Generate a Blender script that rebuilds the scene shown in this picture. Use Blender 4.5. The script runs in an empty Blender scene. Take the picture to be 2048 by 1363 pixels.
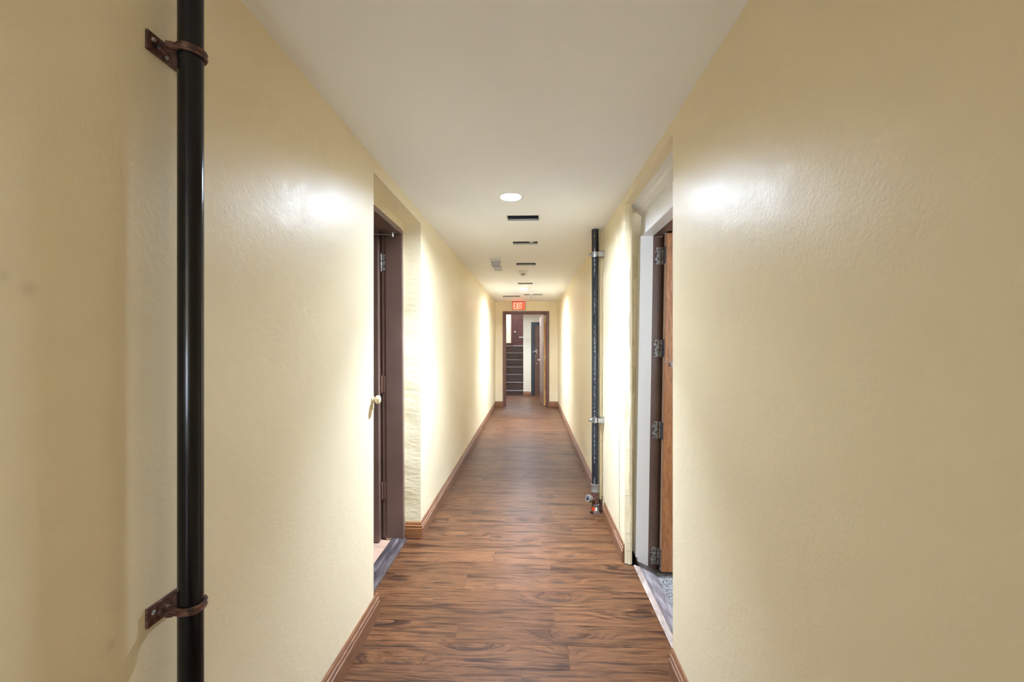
import bpy, bmesh, math, random
from mathutils import Vector, Matrix
random.seed(7)
PI = math.pi
S = bpy.context.scene
C = S.collection

# ------------------------------------------------------------------ camera, world, exposure
F = 850.0                                   # focal length in pixels of the 2048 px wide frame
cam_d = bpy.data.cameras.new('camera')
cam_d.sensor_width = 36.0
cam_d.lens = F / 2048 * 36.0
cam_d.shift_y = 5.5 / 2048
cam_d.clip_start = 0.02
cam = bpy.data.objects.new('camera', cam_d)
C.objects.link(cam)
EYE = 1.43
YAW = math.atan(38 / F)
cam.location = (0, 0, EYE)
cam.rotation_euler = (PI / 2, 0, YAW)
S.camera = cam

w = bpy.data.worlds.new('world'); S.world = w
w.use_nodes = True
w.node_tree.nodes['Background'].inputs[0].default_value = (0.75, 0.85, 1.0, 1)
w.node_tree.nodes['Background'].inputs[1].default_value = 0.0
S.view_settings.view_transform = 'Standard'
S.view_settings.look = 'None'
S.view_settings.exposure = 3.7
S.view_settings.gamma = 1.0
S.view_settings.use_curve_mapping = False
S.cycles.max_bounces = 16
S.cycles.diffuse_bounces = 12
S.cycles.glossy_bounces = 6

def area(name, loc, rot, size, power, col, shape='DISK'):
    l = bpy.data.lights.new(name, 'AREA'); l.shape = shape; l.size = size
    l.energy = power; l.color = col
    o = bpy.data.objects.new(name, l); o.location = loc; o.rotation_euler = rot
    C.objects.link(o); return o

LAMP_EMIT = 138.0
LAMP_POWER = 4.3
LAMP_COL = (0.73, 0.86, 1.05)
# added soft fill behind the camera, tilted up to brighten near walls and ceiling
def rear():
    o = area('rear_fill', (-.10, -5.6, 1.0), (math.radians(90), 0, 0), 1.2, 11.5, (0.76, 0.89, 1.10), 'RECTANGLE')
    o.data.size_y = 1.4
    o.rotation_euler = (math.radians(135), 0, 0)
rear()
# window light of the room behind the right doorway
o_ = area('side_room_window', (2.3, .9, 1.7), (0, 0, 0), 1.0, 3.2, (0.78, 0.87, 1.0), 'SQUARE')
o_.rotation_euler = Vector((-1.4, 1.75, -.25)).to_track_quat('-Z', 'Y').to_euler()
area('stairwell_lamp', (-0.38, 13.55, 3.7), (math.radians(-12), 0, 0), 0.35, 10, (0.72, 0.80, 1.0))

# ------------------------------------------------------------------ key sizes (metres)
XL, XR = -0.815, 0.612
CZ = EYE + 0.965
END = 9.70
REAR = -6.0
BACK = 11.82
def dep(zc, x):                              # depth along the camera axis -> depth along the corridor
    return zc + math.sin(YAW) * x

# ------------------------------------------------------------------ helpers
def box(bm, x0, x1, y0, y1, z0, z1, bev=0.0):
    vs = [bm.verts.new((x, y, z)) for x in (x0, x1) for y in (y0, y1) for z in (z0, z1)]
    fs = []
    for f in ((0,1,3,2),(4,6,7,5),(0,4,5,1),(2,3,7,6),(0,2,6,4),(1,5,7,3)):
        fs.append(bm.faces.new([vs[i] for i in f]))
    if bev > 0:
        es = set(e for f in fs for e in f.edges)
        bmesh.ops.bevel(bm, geom=list(es), offset=bev, segments=2, affect='EDGES', profile=0.6)
    return vs

def tube(bm, pts, r, seg=16, cap=True):
    """round bar through points; r a number or one radius per point"""
    pts = [Vector(p) for p in pts]
    rs = r if isinstance(r, (list, tuple)) else [r] * len(pts)
    rings = []
    up = None
    for i, p in enumerate(pts):
        if i == 0: d = pts[1] - pts[0]
        elif i == len(pts) - 1: d = pts[-1] - pts[-2]
        else:
            d = (pts[i+1] - pts[i]).normalized() + (pts[i] - pts[i-1]).normalized()
        if d.length < 1e-9: d = Vector((0,0,1))
        d.normalize()
        if up is None:
            up = Vector((0,0,1)) if abs(d.z) < 0.9 else Vector((1,0,0))
        u = (up - d * up.dot(d)).normalized(); v = d.cross(u); up = u
        rings.append([bm.verts.new(p + (u * math.cos(a) + v * math.sin(a)) * rs[i])
                      for a in [2*PI*k/seg for k in range(seg)]])
    for a, b in zip(rings, rings[1:]):
        for k in range(seg):
            bm.faces.new((a[k], a[(k+1)%seg], b[(k+1)%seg], b[k]))
    if cap:
        bm.faces.new(rings[0][::-1]); bm.faces.new(rings[-1])

def lathe(bm, prof, c, axis='z', seg=32):
    """revolve (radius, height) profile round an axis through c"""
    c = Vector(c); rings = []
    for r, h in prof:
        ring = []
        for k in range(seg):
            a = 2*PI*k/seg
            p = {'z': (r*math.cos(a), r*math.sin(a), h), 'x': (h, r*math.cos(a), r*math.sin(a)),
                 'y': (r*math.sin(a), h, r*math.cos(a))}[axis]
            ring.append(bm.verts.new(c + Vector(p)))
        rings.append(ring)
    for a, b in zip(rings, rings[1:]):
        for k in range(seg):
            bm.faces.new((a[k], a[(k+1)%seg], b[(k+1)%seg], b[k]))
    if prof[0][0] > 1e-5: bm.faces.new(rings[0][::-1])
    if prof[-1][0] > 1e-5: bm.faces.new(rings[-1])

def extrude(bm, poly, a, b):
    """poly: list of points for the section at a, same count at b"""
    va = [bm.verts.new(p) for p in a]; vb = [bm.verts.new(p) for p in b]
    n = len(va)
    for i in range(n):
        bm.faces.new((va[i], va[(i+1)%n], vb[(i+1)%n], vb[i]))
    bm.faces.new(va[::-1]); bm.faces.new(vb)

def obj(name, bm, mat=None, parent=None, smooth=False, kind=None, label=None, warp=None):
    bmesh.ops.recalc_face_normals(bm, faces=bm.faces)
    if warp:
        for v in bm.verts: v.co = Vector(warp(v.co))
    me = bpy.data.meshes.new(name); bm.to_mesh(me); bm.free()
    if smooth:
        try:
            me.shade_smooth()
            me.set_sharp_from_angle(angle=math.radians(35))
        except Exception:
            pass
    if mat: me.materials.append(mat)
    o = bpy.data.objects.new(name, me); C.objects.link(o)
    if parent:
        o.parent = parent
        o.matrix_parent_inverse = parent_world(parent).inverted()
    if kind: o['kind'] = kind
    if label: o['label'] = label
    return o

def parent_world(p):
    m = Matrix.Translation(p.location)
    if p.parent: pass
    return m

def thing(name, loc, label, cat=None, kind=None, group=None):
    o = bpy.data.objects.new(name, None); o.location = loc; o.empty_display_size = 0.1
    C.objects.link(o)
    o['label'] = label
    if cat: o['category'] = cat
    if kind: o['kind'] = kind
    if group: o['group'] = group
    return o

def NB(): return bmesh.new()

# ------------------------------------------------------------------ materials
class M:
    def __init__(s, name, col=(.5,.5,.5), rough=.5, spec=.5, metal=0.0, coat=0.0):
        s.m = bpy.data.materials.new(name); s.m.use_nodes = True
        s.nt = s.m.node_tree; s.b = s.nt.nodes['Principled BSDF']
        s.b.inputs['Base Color'].default_value = (*col, 1)
        s.b.inputs['Roughness'].default_value = rough
        s.b.inputs['Specular IOR Level'].default_value = spec
        s.b.inputs['Metallic'].default_value = metal
        s.b.inputs['Coat Weight'].default_value = coat
    def n(s, t, **kw):
        nd = s.nt.nodes.new(t)
        for k, v in kw.items(): setattr(nd, k, v)
        return nd
    def l(s, a, b): s.nt.links.new(a, b)
    def coords(s, scale=(1,1,1), kind='Object', randomise=False):
        tc = s.n('ShaderNodeTexCoord'); out = tc.outputs[kind]
        if randomise:
            oi = s.n('ShaderNodeObjectInfo')
            mu = s.n('ShaderNodeMath', operation='MULTIPLY'); mu.inputs[1].default_value = 41.0
            s.l(oi.outputs['Random'], mu.inputs[0])
            cx = s.n('ShaderNodeCombineXYZ')
            for i in range(3): s.l(mu.outputs[0], cx.inputs[i])
            ad = s.n('ShaderNodeVectorMath', operation='ADD')
            s.l(out, ad.inputs[0]); s.l(cx.outputs[0], ad.inputs[1]); out = ad.outputs[0]
        mp = s.n('ShaderNodeMapping'); mp.inputs['Scale'].default_value = scale
        s.l(out, mp.inputs['Vector']); return mp.outputs[0]
    def noise(s, vec, scale=5, detail=4, rough=.55, dist=0.0):
        t = s.n('ShaderNodeTexNoise'); t.inputs['Scale'].default_value = scale
        t.inputs['Detail'].default_value = detail; t.inputs['Roughness'].default_value = rough
        t.inputs['Distortion'].default_value = dist
        s.l(vec, t.inputs['Vector']); return t.outputs['Fac']
    def ramp(s, fac, stops, interp='LINEAR'):
        r = s.n('ShaderNodeValToRGB'); r.color_ramp.interpolation = interp
        e = r.color_ramp.elements
        while len(e) < len(stops): e.new(0.5)
        for i, (p, c) in enumerate(stops):
            e[i].position = p; e[i].color = (*c, 1) if len(c) == 3 else c
        s.l(fac, r.inputs[0]); return r.outputs[0]
    def mix(s, fac, a, b, mode='MIX'):
        m = s.n('ShaderNodeMix', data_type='RGBA', blend_type=mode)
        if isinstance(fac, float): m.inputs[0].default_value = fac
        else: s.l(fac, m.inputs[0])
        for v, i in ((a, 6), (b, 7)):
            if isinstance(v, tuple): m.inputs[i].default_value = (*v, 1)
            else: s.l(v, m.inputs[i])
        return m.outputs[2]
    def math(s, op, a, b=None):
        m = s.n('ShaderNodeMath', operation=op)
        for v, i in ((a, 0), (b, 1)):
            if v is None: continue
            if isinstance(v, (int, float)): m.inputs[i].default_value = v
            else: s.l(v, m.inputs[i])
        return m.outputs[0]
    def color(s, out): s.l(out, s.b.inputs['Base Color'])
    def rough(s, out): s.l(out, s.b.inputs['Roughness'])
    def bump(s, h, strength=.2, dist=.002):
        b = s.n('ShaderNodeBump'); b.inputs['Strength'].default_value = strength
        b.inputs['Distance'].default_value = dist
        s.l(h, b.inputs['Height']); s.l(b.outputs[0], s.b.inputs['Normal'])

def g3(v): return (v, v, v)

WALL = (0.81, 0.715, 0.505)
def wall_paint(name, col, rough=.3, smudges=(), rough_plaster=False):
    m = M(name, col, rough, 0.36)
    v = m.coords()
    big = m.noise(v, 1.3, 3)
    c = m.ramp(big, [(.3, tuple(x*.965 for x in col)), (.7, tuple(min(1, x*1.02) for x in col))])
    for (p, r, k) in smudges:
        d = m.n('ShaderNodeVectorMath', operation='DISTANCE')
        m.l(v, d.inputs[0]); d.inputs[1].default_value = p
        mr = m.n('ShaderNodeMapRange', interpolation_type='SMOOTHSTEP')
        mr.inputs['From Min'].default_value = 0; mr.inputs['From Max'].default_value = r
        mr.inputs['To Min'].default_value = k; mr.inputs['To Max'].default_value = 0
        m.l(d.outputs['Value'], mr.inputs['Value'])
        c = m.mix(mr.outputs[0], c, (0.20, 0.17, 0.12))
    # little paint chips
    chips = m.ramp(m.noise(v, 60, 2, .5), [(.80, g3(0)), (.81, g3(1))])
    c = m.mix(m.math('MULTIPLY', chips, .35), c, (.85, .82, .74))
    m.color(c)
    fine = m.noise(v, 95, 3, .6)
    mid = m.noise(v, 17, 3, .55)
    wav = m.noise(m.coords((1, 1, .35)), 3.2, 2)
    h = m.math('ADD', m.math('MULTIPLY', fine, .42), m.math('MULTIPLY', mid, .9))
    h = m.math('ADD', h, m.math('MULTIPLY', wav, 2.4))
    if rough_plaster:
        h = m.math('ADD', h, m.math('MULTIPLY', m.noise(m.coords((1, 1, 2.2)), 22, 5, .7), 3.0))
        m.bump(h, .4, .003)
    else:
        m.bump(h, .55, .0022)
    m.rough(m.ramp(mid, [(.3, g3(rough-.03)), (.7, g3(rough+.05))]))
    return m.m

m_wall = wall_paint('cream_wall_paint', WALL, .385,
    smudges=[((XL, .62, 1.535), .018, .14), ((XL, .655, 1.52), .022, .2), ((XL, .79, .845), .015, .18)])
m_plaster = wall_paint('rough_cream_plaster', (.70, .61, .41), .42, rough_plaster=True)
m_hall = wall_paint('white_hall_paint', (.74, .67, .52), .45)
mc = M('ceiling_paint', (.88, .90, .92), .5, .35)
mc.color(mc.ramp(mc.noise(mc.coords(), .8, 2), [(.3, (.885,.90,.905)), (.7, (.905,.92,.925))]))
mc.bump(mc.noise(mc.coords(), 60, 3), .12, .001); m_ceil = mc.m

def wood(name, dark, mid, light, scale=(1.2, 16, 16), rough=.35, knots=False, coat=0.0, tint=.12, fine=True, scuff=False, spec=.5):
    m = M(name, mid, rough, spec, coat=coat)
    m.b.inputs['Coat Roughness'].default_value = .25
    v = m.coords(scale, randomise=True)
    k = None
    if knots:
        vo = m.n('ShaderNodeTexVoronoi', feature='F1', voronoi_dimensions='2D'); vo.inputs['Scale'].default_value = 1.0
        m.l(m.coords((1.05, 3.6, 1), randomise=True), vo.inputs['Vector'])
        wob = m.noise(m.coords((7, 26, 1), randomise=True), 1.6, 3)
        d = m.math('ADD', vo.outputs['Distance'], m.math('MULTIPLY', m.math('SUBTRACT', wob, .5), .10))
        k = m.ramp(d, [(.012, g3(.85)), (.03, g3(.6)), (.055, g3(.2)), (.085, g3(0))])
        pull = m.ramp(d, [(.0, g3(1)), (.30, g3(0))], 'EASE')
        cx = m.n('ShaderNodeCombineXYZ'); m.l(m.math('MULTIPLY', pull, 1.1), cx.inputs[1])
        ad = m.n('ShaderNodeVectorMath', operation='ADD'); m.l(v, ad.inputs[0]); m.l(cx.outputs[0], ad.inputs[1]); v = ad.outputs[0]
    a = m.noise(v, 2.1, 7, .66, .5)
    c = m.ramp(a, [(.27, dark), (.41, mid), (.55, light), (.66, mid), (.80, tuple(x*.7 for x in mid))])
    if fine:
        f = m.noise(m.coords((scale[0]*1.6, scale[1]*6, scale[2]*6), randomise=True), 3.0, 3, .6)
        c = m.mix(m.ramp(f, [(.34, g3(.55)), (.56, g3(0))]), c, tuple(x*.62 for x in dark))
        f2 = m.noise(m.coords((scale[0]*1.1, scale[1]*3, scale[2]*3), randomise=True), 2.2, 3, .6)
        c = m.mix(m.ramp(f2, [(.54, g3(0)), (.72, g3(.55))]), c, tuple(min(1, x*1.5) for x in light))
    if k is not None:
        c = m.mix(k, c, (.035, .018, .012))
    oi = m.n('ShaderNodeObjectInfo')
    hsv = m.n('ShaderNodeHueSaturation')
    mr = m.n('ShaderNodeMapRange'); mr.inputs['To Min'].default_value = 1 - tint; mr.inputs['To Max'].default_value = 1 + tint
    m.l(oi.outputs['Random'], mr.inputs['Value']); m.l(mr.outputs[0], hsv.inputs['Value']); m.l(c, hsv.inputs['Color'])
    c = hsv.outputs[0]
    if scuff:
        wv = m.coords((7, 1.3, 1))
        gm = m.n('ShaderNodeNewGeometry')
        mp = m.n('ShaderNodeMapping'); mp.inputs['Scale'].default_value = (10, 1.4, 1); m.l(gm.outputs['Position'], mp.inputs['Vector'])
        sc = m.ramp(m.noise(mp.outputs[0], 4.0, 4, .7), [(.735, g3(0)), (.77, g3(.35))])
        c = m.mix(sc, c, (.62, .50, .42))
    m.color(c)
    m.bump(a, .12, .0008)
    m.rough(m.ramp(a, [(.3, g3(rough+.08)), (.7, g3(rough-.03))]))
    return m.m

m_floor = wood('walnut_plank', (.0085,.0031,.0013), (.047,.0178,.0068), (.145,.062,.0250), (1.05, 13, 13), .38, knots=True, tint=.16, scuff=True, spec=.22)
m_base = wood('baseboard_wood', (.095,.040,.020), (.175,.078,.038), (.235,.110,.056), (14, 1.0, 20), .33, tint=.0, fine=True)
m_basex = wood('baseboard_wood_across', (.15,.055,.02), (.25,.10,.036), (.31,.13,.05), (1.0, 14, 20), .33, tint=.0)
m_parquet = wood('pale_parquet', (.26,.15,.10), (.36,.22,.155), (.44,.29,.21), (1.0, 10, 10), .4, tint=.06, fine=False)
m_orange = wood('orange_door_wood', (.30,.115,.04), (.42,.175,.065), (.50,.225,.09), (22, 22, 1.1), .4, tint=.0)
m_edge = wood('bare_wood_edge', (.55,.38,.28), (.68,.52,.42), (.78,.65,.55), (22, 22, 1.1), .55, tint=.0, fine=False)
m_brown = M('brown_frame_paint', (.14,.085,.068), .38, .5)
_c = m_brown.noise(m_brown.coords(), 6, 4)
m_brown.color(m_brown.ramp(_c, [(.3, (.125,.074,.060)), (.7, (.155,.094,.076))]))
m_brown.bump(m_brown.noise(m_brown.coords((1,1,.3)), 40, 3), .25, .001); m_brown = m_brown.m
m_redbrown = wood('reddish_frame_wood', (.075,.030,.020), (.13,.050,.032), (.17,.070,.045), (20, 20, 1.2), .35, tint=.0)
m_darkwood = wood('dark_stair_wood', (.022,.011,.008), (.050,.024,.016), (.085,.042,.028), (1.2, 12, 12), .35, tint=.05)
m_darkdoor = wood('dark_red_door', (.035,.010,.010), (.065,.020,.018), (.09,.030,.026), (14, 14, 1.2), .3, tint=.0)
m_rooms = M('room_wall', (.62,.60,.55), .6).m
m_black = M('black_frame_paint', (.020,.020,.022), .35).m
m_white = M('white_trim_paint', (.78,.78,.78), .38)
m_white.bump(m_white.noise(m_white.coords(), 35, 4), .15, .001); m_white = m_white.m
m_plastic = M('white_plastic', (.74,.73,.68), .4).m
m_plastic_dim = M('grey_white_plastic', (.60,.60,.60), .35).m
m_alarm = M('alarm_plastic', (.56,.56,.54), .4).m
m_alarm2 = M('alarm_lens', (.40,.40,.43), .3).m
m_dark = M('dark_slot', (.035,.037,.05), .7).m
m_lip = M('cut_plaster', (.55,.54,.53), .8).m
m_steel = M('steel', (.42,.42,.41), .36, metal=1.0).m
m_chrome = M('chrome', (.8,.8,.78), .18, metal=1.0).m
m_brass = M('dull_brass', (.50,.36,.18), .4, metal=.8).m
m_band = M('dull_grey_band', (.20,.185,.165), .5, metal=.25).m
m_orange_tag = M('orange_sticker', (.9,.11,.03), .5).m
m_tag = M('white_sticker', (.75,.75,.75), .5).m
m_beigepaint = M('cream_pipe_paint', (.66,.56,.36), .35).m
m_bluesteel = M('blue_grey_steel', (.15,.17,.23), .4, metal=.5).m

r_ = M('rusty_iron', (.11,.045,.03), .55, .5, metal=.15)
_n = r_.noise(r_.coords(), 60, 5, .7)
r_.color(r_.ramp(_n, [(.36, (.018,.009,.008)), (.5, (.085,.034,.022)), (.66, (.20,.095,.065)), (.76, (.36,.25,.19))])); r_.bump(_n, .5, .0015); m_rust = r_.m
h_ = M('chipped_hinge_paint', (.3,.27,.26), .45, metal=.3)
_n = h_.noise(h_.coords(), 70, 4, .65)
h_.color(h_.ramp(_n, [(.40, (.06,.042,.038)), (.47, (.30,.28,.27)), (.7, (.42,.40,.39))])); h_.bump(_n, .3, .0006); m_hinge = h_.m
h_ = M('brown_hinge', (.16,.085,.06), .4, metal=.2); m_hingeb = h_.m

def pipe_mat(name, chips, stencil, base=(.004,.0038,.004)):
    m = M(name, base, .16, .30)
    v = m.coords()
    n = m.noise(v, 14, 5, .65)
    c = m.ramp(m.noise(v, 30, 3), [(.3, base), (.8, tuple(x*2.2 for x in base))])
    ch = m.ramp(n, [(chips, g3(0)), (chips+.012, g3(1))])
    c = m.mix(ch, c, (.55, .50, .40))
    if stencil:
        sp = m.n('ShaderNodeSeparateXYZ'); m.l(v, sp.inputs[0])
        # narrow line of broken print facing the corridor
        lx = m.math('LESS_THAN', m.math('ABSOLUTE', m.math('ADD', sp.outputs[0], .010)), .005)
        ly = m.math('LESS_THAN', sp.outputs[1], 0)
        dots = m.ramp(m.noise(m.coords((90, 90, 70)), 2.2, 2, .6), [(.56, g3(0)), (.59, g3(1))])
        gaps = m.ramp(m.noise(m.coords((0.01, .01, 3.0)), 1.3, 1), [(.42, g3(0)), (.46, g3(1))])
        pr = m.math('MULTIPLY', m.math('MULTIPLY', lx, ly), m.math('MULTIPLY', dots, gaps))
        c = m.mix(m.math('MULTIPLY', pr, .55), c, (.6, .6, .58))
    m.color(c)
    m.rough(m.ramp(m.noise(v, 9, 4), [(.3, g3(.12)), (.75, g3(.24))]))
    m.bump(m.noise(m.coords((1, 1, .25)), 30, 4), .12, .001)
    return m.m
m_pipe = pipe_mat('black_gloss_pipe_paint', .77, False)
m_pipe2 = pipe_mat('worn_black_pipe', .715, True, (.010,.011,.014))

def emis(name, col, e):
    m = bpy.data.materials.new(name); m.use_nodes = True
    nt = m.node_tree; nt.nodes.remove(nt.nodes['Principled BSDF'])
    em = nt.nodes.new('ShaderNodeEmission'); em.inputs[0].default_value = (*col, 1); em.inputs[1].default_value = e
    nt.links.new(em.outputs[0], nt.nodes['Material Output'].inputs[0]); return m
m_lamp = emis('lamp_glow', LAMP_COL, LAMP_EMIT)
m_exit_face = emis('exit_red_glow', (1.0, .060, .032), .24)
m_exit_letter = emis('exit_letter_glow', (1.0, .34, .22), .22)
m_lamp_hall = emis('hall_lamp_glow', LAMP_COL, LAMP_EMIT*.5)

# ------------------------------------------------------------------ the setting
# openings along the corridor
L0, L1 = dep(2.205, XL), dep(3.15, XL)         # left doorway recess
R0, R1 = dep(1.838, XR), dep(2.775, XR)        # right doorway recess
XLr = -0.94                                    # inner plaster face of the left doorway
SOFL, SOFR = EYE + .890, EYE + .905

bm = NB()
T = .30
box(bm, XL-T, XL, REAR, L0, 0, CZ)
box(bm, XL-T, XL, L1, END, 0, CZ)
box(bm, XL-T, XL, L0, L1, SOFL, CZ)
wl = obj('wall_left', bm, m_wall, kind='structure')
bm = NB()
FT = EYE + .824                                 # top of the left door frame
FY1 = dep(3.085, XLr)
FY0 = FY1 - 1.02
box(bm, XL-T+.02, XLr, L0, L1, FT, SOFL)
box(bm, -1.05, XLr, FY1, L1, 0, FT)
# rough reveal plaster of the far return, slightly proud, softly wavy edge
zs = [i*SOFL/60 for i in range(61)]
for a, b in zip(zs, zs[1:]):
    wa = .0035*math.sin(a*9)+.002*math.sin(a*31); wb = .0035*math.sin(b*9)+.002*math.sin(b*31)
    p = [(XL+.001, L1-.003, a), (XLr, L1-.012+wa, a)]
    q = [(XL+.001, L1-.003, b), (XLr, L1-.012+wb, b)]
    va = [bm.verts.new(k) for k in p]; vb = [bm.verts.new(k) for k in q]
    bm.faces.new((va[0], va[1], vb[1], vb[0]))
obj('reveal_plaster', bm, m_plaster, wl)

bm = NB()
TR = .26
box(bm, XR, XR+TR, REAR, R0, -.1, CZ)
box(bm, XR, XR+TR, R1+.17, END, 0, CZ)
box(bm, XR, XR+TR, R0, R1+.17, SOFR, CZ)
# far return: corner block with flat face then splay back to the casing
zz0, zz1 = 0, SOFR
sec = [(XR, R1), (.655, R1-.012), (.662, dep(2.945,.74)), (.755, dep(2.955,.74)), (.755, R1+.18), (XR, R1+.18)]
extrude(bm, None, [(x, y, zz0) for x, y in sec], [(x, y, zz1) for x, y in sec])
wr = obj('wall_right', bm, m_wall, kind='structure')
bm = NB()
zs = [i*SOFR/70 for i in range(71)]
def rr(z, k): return .0035*math.sin(z*k)+.0025*math.sin(z*k*2.7+1)+.0015*math.sin(z*k*6.1)
prev = None
for z in zs:
    cur = [bm.verts.new(p) for p in ((XR-.0015, R1+.002+rr(z,11)*.6, z), (XR+.006+rr(z,8), R1-.004, z), (.640+rr(z,7), R1-.017, z), (.652, R1-.012, z),
                                      (.658, dep(2.935,.74), z), (.742, dep(2.943,.74)+rr(z,9), z))]
    if prev:
        for i in range(5): bm.faces.new((prev[i], prev[i+1], cur[i+1], cur[i]))
    prev = cur
obj('reveal_plaster', bm, m_plaster, wr, smooth=True)

# end wall with its doorway
EX0, EX1 = -.583, .345
EH = EYE + .686
bm = NB()
box(bm, -1.5, EX0-.03, END, END+.13, 0, CZ)
box(bm, EX1+.03, 1.25, END, END+.13, 0, CZ)
box(bm, EX0-.03, EX1+.03, END, END+.13, EH+.02, CZ)
obj('wall_back', bm, m_wall, kind='structure')
# wall behind the camera
bm = NB(); box(bm, -1.2, 1.0, REAR-.1, REAR, 0, CZ)
obj('wall_front', bm, m_wall, kind='structure')

# the hall beyond
SX = -.215                                       # edge between stairs and middle wall
bm = NB()
box(bm, SX, 1.25, BACK, 15.2, 0, 4.0)
obj('wall_hall_middle', bm, m_hall, kind='structure')
bm = NB()
box(bm, -1.5, -1.381, END+.13, 15.2, 0, 4.0)
obj('wall_hall_left', bm, m_hall, kind='structure'); bm = NB()
box(bm, 1.13, 1.25, END+.13, BACK, 0, 4.0)
obj('wall_hall_right', bm, m_hall, kind='structure'); bm = NB()
box(bm, -1.38, SX, BACK-.12, BACK-.01, CZ, 4.0)
obj('wall_hall_header', bm, m_hall, kind='structure'); bm = NB()
box(bm, -1.38, SX, 14.851, 15.0, 0, 4.0)
obj('wall_landing', bm, m_hall, kind='structure')

# ceiling with slots and lamp holes
LAMPS = [(-.132, dep(2.80, -.132)), (-.124, dep(7.52, -.124)), (-.10, 10.75)]
SL = [(-.178, .054, 3.204, 3.334), (-.170, .062, 4.02, 4.135), (-.176, .055, 5.09, 5.235),
      (-.210, .024, 6.75, 6.90), (-.573, -.222, 8.56, 8.78), (-.138, -.030, 8.28, 8.45), (.034, .226, 8.28, 8.45)]
holes = [(x0, x1, dep(a, 0), dep(b, 0)) for x0, x1, a, b in SL]
LQ = .105
lampsq = [(x-LQ, x+LQ, y-LQ, y+LQ) for x, y in LAMPS]
xs = sorted(set([-1.5, XL, XR, 1.25] + [v for h in holes+lampsq for v in h[:2]]))
ys = sorted(set([REAR-.1, BACK] + [v for h in holes+lampsq for v in h[2:]]))
bm = NB()
def inside(cx, cy, hs): return any(h[0] < cx < h[1] and h[2] < cy < h[3] for h in hs)
for x0, x1 in zip(xs, xs[1:]):
    for y0, y1 in zip(ys, ys[1:]):
        if inside((x0+x1)/2, (y0+y1)/2, holes+lampsq): continue
        bm.faces.new([bm.verts.new(p) for p in ((x0,y0,CZ),(x0,y1,CZ),(x1,y1,CZ),(x1,y0,CZ))])
LR = .068
for lx, ly in LAMPS:
    n = 48; ring = []
    for k in range(n):
        a = 2*PI*k/n + PI/4
        c, s = math.cos(a), math.sin(a); q = LQ/max(abs(c), abs(s))
        ring.append((bm.verts.new((lx+LR*c, ly+LR*s, CZ)), bm.verts.new((lx+q*c, ly+q*s, CZ))))
    for k in range(n):
        a, b = ring[k], ring[(k+1) % n]
        bm.faces.new((a[0], a[1], b[1], b[0]))
ceil = obj('ceiling', bm, m_ceil, kind='structure')
for f in ceil.data.polygons:
    pass
ceil.data.flip_normals() if ceil.data.polygons[0].normal.z > 0 else None
bm = NB(); box(bm, -1.5, 1.25, REAR-.1, BACK, CZ+.16, CZ+.2)
box(bm, -1.5, SX+.1, BACK-.12, 15.1, 4.0, 4.05)
obj('ceiling_slab', bm, m_rooms, kind='structure')

# sub floor, then planks one by one
bm = NB()
box(bm, XL-.1, .655, REAR-.1, END, -.06, -.0045)
box(bm, -1.5, 1.25, END, BACK+.02, -.06, -.0045)
box(bm, XL, XR, REAR, -1.26, -.0045, 0)
fl = obj('floor', bm, m_darkwood, kind='structure')
PW = .1497
PL = 1.2
y_ref = dep(1.43*F/(1335.5-687), -.02)
FXL, FXR = XL, XR
known = {0: 1137, 1: 913, 2: 1108, 3: (867, 1224), 4: 931, 5: 1101, 6: 988, 7: 1084, 8: 979, -1: (944, 1043)}
k0 = int(math.floor((-1.2 - y_ref)/PW)); k1 = int(math.ceil((BACK - y_ref)/PW))
GAP = .0006
cache = {}
for k in range(k0, k1):
    y0 = y_ref + k*PW; y1 = y0 + PW
    y0c = y0; y1c = min(y1, BACK)
    ym = (y0+y1)/2
    xl = XL; xr = XR
    if y0 > L0 - .03 and y1 < L1 + .03: xl = -.905
    if y0 > R0 - .03 and y1 < R1 + .03: xr = .662
    if ym > END + .13: xl, xr = -1.38, 1.13
    if k in known:
        kk = known[k] if isinstance(known[k], tuple) else (known[k],)
        js = [(px-1062)*(ym)/F for px in kk]
        if k == -1: js = [js[1]]
    else:
        js = [xl + random.uniform(.1, 1.15)]
    while js[0] - xl > PL: js.insert(0, js[0]-PL)
    while xr - js[-1] > PL: js.append(js[-1]+PL)
    cuts = [xl] + [j for j in js if xl+.04 < j < xr-.04] + [xr]
    for a, b in zip(cuts, cuts[1:]):
        bm = NB()
        L, W = (b-a-GAP)/2, (y1c-y0c-GAP)/2
        e = .0005
        lo = [bm.verts.new((sx*L, sy*W, -.004)) for sx, sy in ((-1,-1),(1,-1),(1,1),(-1,1))]
        mi = [bm.verts.new((sx*L, sy*W, -e)) for sx, sy in ((-1,-1),(1,-1),(1,1),(-1,1))]
        up = [bm.verts.new((sx*(L-e), sy*(W-e), 0)) for sx, sy in ((-1,-1),(1,-1),(1,1),(-1,1))]
        for A, B in ((lo, mi), (mi, up)):
            for i in range(4): bm.faces.new((A[i], A[(i+1)%4], B[(i+1)%4], B[i]))
        bm.faces.new(up)
        o = obj('plank', bm, m_floor)
        o.location = ((a+b)/2, (y0c+y1c)/2, 0)
        o.parent = fl

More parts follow.
